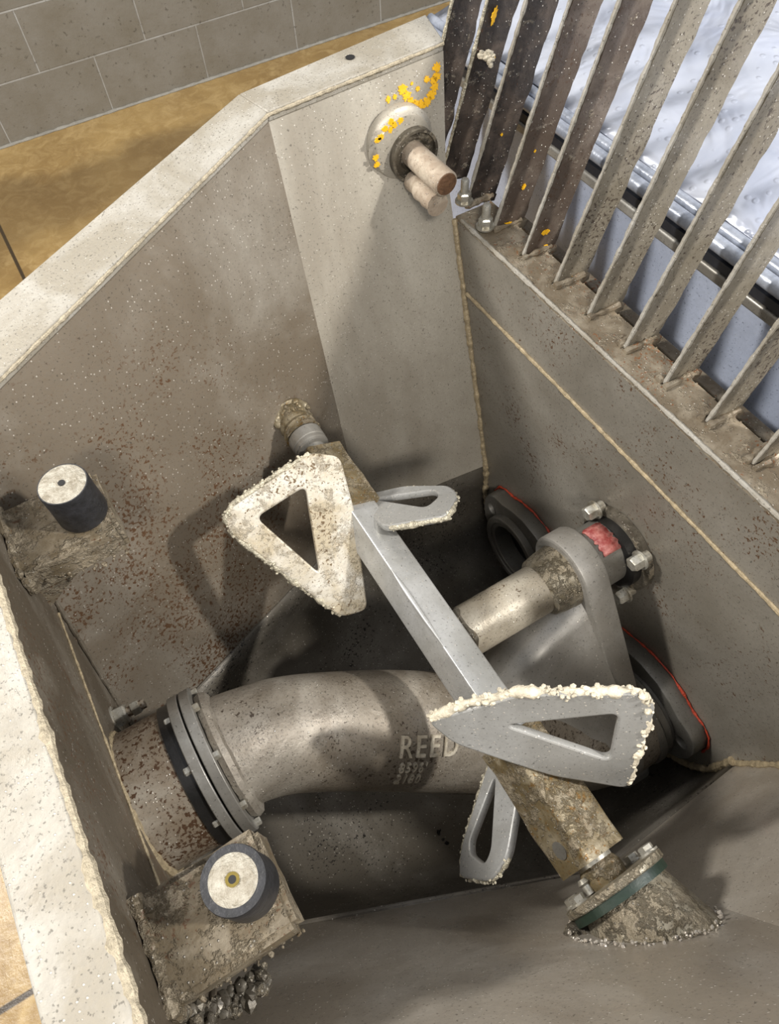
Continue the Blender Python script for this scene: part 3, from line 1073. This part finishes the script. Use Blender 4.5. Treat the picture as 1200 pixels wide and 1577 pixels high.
def add_bar(bm, y0, y1, s, rotdeg, bevel=.003, wob=0.0):
    a = math.radians(rotdeg)
    n = max(1, int(abs(y1 - y0) / .01))
    base = round_poly([(-s / 2, -s / 2), (s / 2, -s / 2), (s / 2, s / 2), (-s / 2, s / 2)], bevel, 3)
    rows = []
    for k in range(n + 1):
        y = y0 + (y1 - y0) * k / n
        row = []
        for p in base:
            q = p * (1 + wob * noise.noise(Vector((p[0] * 60, y * 50, p[1] * 60))))
            row.append(bm.verts.new(V(SX + q[0] * math.cos(a) - q[1] * math.sin(a), y, SZA + q[0] * math.sin(a) + q[1] * math.cos(a))))
        rows.append(row)
    m = len(base)
    for r, t in zip(rows, rows[1:]):
        for j in range(m):
            bm.faces.new((r[j], r[(j + 1) % m], t[(j + 1) % m], t[j]))
    bm.faces.new(rows[0][::-1])
    bm.faces.new(rows[-1])


RT = 66
part('square_shaft', M['shaft'], AG, add_bar, .02, .54, .040, RT)
part('end_sleeve', M['sleeve'], AG, add_bar, .445, .548, .050, RT, .004, .06)
part('end_sleeve', M['sleeve'], AG, add_bar, -.008, .125, .052, RT, .004, .05)
part('shaft_stub', M['bolt'], AG, add_lathe, V(SX, .0, SZA), (0, -1, 0), [(0, .018), (.024, .018), (.03, .015), (.05, .015)], 24)
part('shaft_stub', M['flange'], AG, add_lathe, V(SX, .54, SZA), (0, 1, 0), [(0, .016), (.05, .016)], 24)
a = math.radians(RT)
part('plug', M['plate'], AG, add_lathe, V(SX, .014, SZA) + Vector((-math.sin(a), 0, math.cos(a))) * .0255, (-math.sin(a), 0, math.cos(a)), [(0, .0085), (.0015, .0085)], 24)
bm = bmesh.new()
bp = Vector((-math.sin(a), 0, math.cos(a)))
bq = Vector((math.cos(a), 0, math.sin(a)))
corner = (bp * .02 + bq * .02)
# raised fillet where the two halves of the shaft are welded
pts = [(.235, .001), (.27, .0045), (.31, .006), (.345, .002)]
obj_fil = [V(SX, y, SZA) + corner * .93 + bp * h * .1 for y, h in pts]
add_tube(bm, obj_fil, [.001, .003, .0035, .001], 10)
obj('shaft_weld', bm, M['shaft'], AG)


def paddle(P0, ddeg, pitch, sg, outline, hole, mat, edges, seed, thick=.010, lumps=90, br=.0052, crust=None):
    d, pt = math.radians(ddeg), math.radians(pitch)
    rad = Vector((math.cos(d), 0, math.sin(d)))
    t = Vector((-math.sin(d), 0, math.cos(d)))
    u = Vector((0, 1, 0)) * math.cos(pt) + sg * t * math.sin(pt)
    mt = pm(P0, u, rad)
    bm = bmesh.new()
    ro = round_poly(outline, [.011] * len(outline))
    add_plate(bm, [ro, round_poly(hole, .010)], thick, mt, .0022)
    pd = obj('paddle', bm, mat, AG)
    bm = bmesh.new()
    path = [mt @ Vector((x, y, 0)) for x, y in edges]
    add_bead(bm, path, br, seed, .45, .004, 10)
    add_lumps(bm, path, br * .8, lumps, seed + 1, 1.25)
    obj('hardfacing', bm, crust or M['bead'], pd)
    return pd, mt


O1 = [(.114, .022), (.095, -.008), (.025, .004), (-.092, .040), (-.084, .074), (.076, .148), (.096, .139)]
H1 = [(.081, .045), (-.022, .074), (.074, .112)]
E1 = [(.112, .024), (.110, .06), (.100, .128), (.088, .143), (.070, .144), (.04, .131), (-.01, .108), (-.082, .073)]
paddle(V(.178, .42, -.75), 180, 45, -1, O1, H1, M['paddle'], E1, 1, lumps=330, br=.0036, thick=.009)
O2 = [(.045, .002), (-.056, .0), (-.082, .038), (-.099, .062), (-.070, .097), (-.040, .100), (.010, .062)]
H2 = [(.018, .018), (-.062, .056), (-.052, .080), (-.034, .082)]
E2 = [(-.058, .006), (-.082, .038), (-.097, .062), (-.087, .078), (-.070, .093), (-.042, .098), (.008, .060)]
paddle(V(.19, .44, -.75), 0, 30, -1, O2, H2, M['paddleg'], E2, 2, lumps=160, br=.0030, thick=.009)
O3 = [(.101, -.006), (.065, -.014), (.015, -.003), (-.033, .009), (-.098, .041), (-.046, .137), (-.025, .141), (.055, .075)]
H3 = [(.042, .036), (-.060, .060), (-.027, .111)]
E3 = [(.099, -.003), (.085, .03), (.055, .074), (.015, .106), (-.025, .139), (-.042, .134), (-.062, .104), (-.094, .045)]
paddle(V(.165, .095, -.715), 50, 45, 1, O3, H3, M['paddleg'], E3, 3, lumps=420, br=.0044, crust=M['crust'], thick=.009)
O4 = [(.060, .02), (.03, .0), (-.011, .014), (-.053, .046), (-.063, .078), (-.037, .126), (-.011, .113), (.046, .045)]
H4 = [(.030, .036), (-.036, .068), (-.044, .082), (-.024, .100), (-.012, .096)]
E4 = [(.046, .045), (.015, .085), (-.011, .113), (-.035, .124), (-.050, .102), (-.061, .078), (-.053, .048)]
paddle(V(.17, .08, -.76), -130, 30, 1, O4, H4, M['paddleg'], E4, 4, lumps=200, br=.0030, thick=.009)

# ------------------------------------------------------------------ agitator bearings
B1_ = thing('agitator_bearing', 'small ringed shaft bearing with brown crust high on the stained plate', 'bearing', V(SX, .62, SZA), 'agitator shaft bearings')
yf = FL(SX, SZA)
bm = bmesh.new()
add_bead(bm, [V(SX, yf + .006, SZA), V(SX, yf - .038, SZA)], .0245, 3, .12, .003, 20)
add_lumps(bm, [V(SX + .022 * math.cos(t), yf - .004, SZA + .022 * math.sin(t)) for t in [k * .6 for k in range(11)]], .009, 60, 2)
obj('crusted_boss', bm, M['sleeve'], B1_)
bm = bmesh.new()
add_lathe(bm, V(SX, yf - .037, SZA), (0, -1, 0), [(0, .0235), (.001, .0235), (.002, .0215), (.004, .0215), (.005, .0238), (.020, .0238), (.021, .0225), (.023, .0225), (.024, .0235), (.027, .0235), (.028, .022), (.031, .022), (.032, .0200)], 44)
obj('sleeve_ring', bm, M['flange'], B1_)
part('gap_fill', M['black'], B1_, add_ring, V(SX, yf - .0385, SZA), (0, -1, 0), .003, .0226, .015)

B2_ = thing('agitator_bearing', 'wide caked bearing boss with bolted flange and green gasket on the near sloped wall', 'bearing', V(SX, -.05, SZA), 'agitator shaft bearings')
yn = 2 * YC - FL(SX, SZA)
NY1 = Vector((0, -1, 0))
fy = -.030
bm = bmesh.new()
add_lathe(bm, V(SX + .006, fy - .016, SZA), NY1, [(0, .043), (.006, .045), (.03, .052), (.06, .060), (.07, .063)], 48)
obj('boss', bm, M['boss'], B2_)
part('gasket', M['green'], B2_, add_lathe, V(SX + .004, fy - .008, SZA), NY1, [(0, .050), (.008, .050)], 48)
bm = bmesh.new()
fo = lever_outline((SX - .032 + .003, SZA), .020, (SX - .031, SZA), .0199) if 0 else None
add_lathe(bm, V(SX + .004, fy, SZA), NY1, [(0, .050), (.001, .0525), (.007, .0525), (.008, .051)], 48)
obj('flange', bm, M['boss'], B2_)
for sx in (-1, 1):
    part('bolt', M['bolt'], B2_, add_hex, V(SX + .004 + sx * .040, fy, SZA + .014), -NY1, .0075, .006)
    part('bolt', M['bolt'], B2_, add_hex, V(SX + .004 + sx * .036, fy, SZA - .03), -NY1, .0075, .006)
bm = bmesh.new()
bmesh.ops.create_uvsphere(bm, u_segments=24, v_segments=14, radius=.022, matrix=Matrix.Translation(V(SX, fy + .006, SZA)))
obj('seal_dome', bm, M['sleeve'], B2_)
part('caked_lump', M['hub'], B2_, add_lumps, [V(SX - .045, fy - .022, SZA - .012), V(SX - .042, fy - .03, SZA - .02)], .012, 20, 3)
part('grease_nipple', M['bolt'], B2_, add_lathe, V(SX - .022, fy + .001, SZA + .01), -NY1, [(0, .004), (.008, .004), (.010, .006), (.014, .004)], 14)
bm = bmesh.new()
add_lumps(bm, [V(SX + .006 + .06 * math.cos(t), 2 * YC - FL(SX + .06 * math.cos(t), SZA + .06 * math.sin(t)) + .001, SZA + .06 * math.sin(t)) for t in [k * .3 for k in range(22)]], .0022, 200, 6, 1.3)
obj('boss_weld', bm, M['near'], B2_)

# ------------------------------------------------------------------ rubber bumpers
ZT = -.525
for x, y, r, lb in ((-.086, .483, .0235, 'black rubber bumper with white crusted top on the far left bracket'),
                    (-.083, .106, .0225, 'black rubber bumper with grey gritty top and brass insert on the nearer bracket')):
    b = thing('rubber_bumper', lb, 'bumper', V(x, y, ZB), 'rubber bumpers on the corner brackets')
    bm = bmesh.new()
    add_lathe(bm, V(x, y, ZB + .001), (0, 0, 1), [(0, r * .98), (.003, r * 1.02), (.028, r * .99), (-ZB + ZT - .004, r), (-ZB + ZT - .001, r * .97)], 56)
    obj('rubber', bm, M['rubber'], b)
    far = y > .3
    bm = bmesh.new()
    rr = r * (.95 if far else .76)
    add_lathe(bm, V(x, y, ZT - .002), (0, 0, 1), [(0, rr), (.0018, rr * .99), (.003, rr * .9), (.0032, rr * .3), (.0030, rr * .25)], 56)
    obj('top_plate', bm, M['bumptop'], b)
    if not far:
        part('insert', M['brass'], b, add_ring, V(x, y, ZT - .001), (0, 0, 1), .003, r * .21, r * .12, 24)
    part('thread_hole', M['hole'], b, add_lathe, V(x, y, ZT - .0005), (0, 0, 1), [(0, r * .14), (.0024, r * .14)], 20)

# ------------------------------------------------------------------ lettering
for text, size, dx, dup in (('REED', .036, 0, 0), ("8596'", .0165, .005, -.0185), ('2180', .0165, .006, -.0335)):
    letters(text, size, LET['td'], LET['upd'], LET['lo'] + LET['td'] * dx + LET['upd'] * dup, LET['view'], 'raised_lettering')

for o in bpy.data.objects:
    if '_base' in o:
        del o['_base']
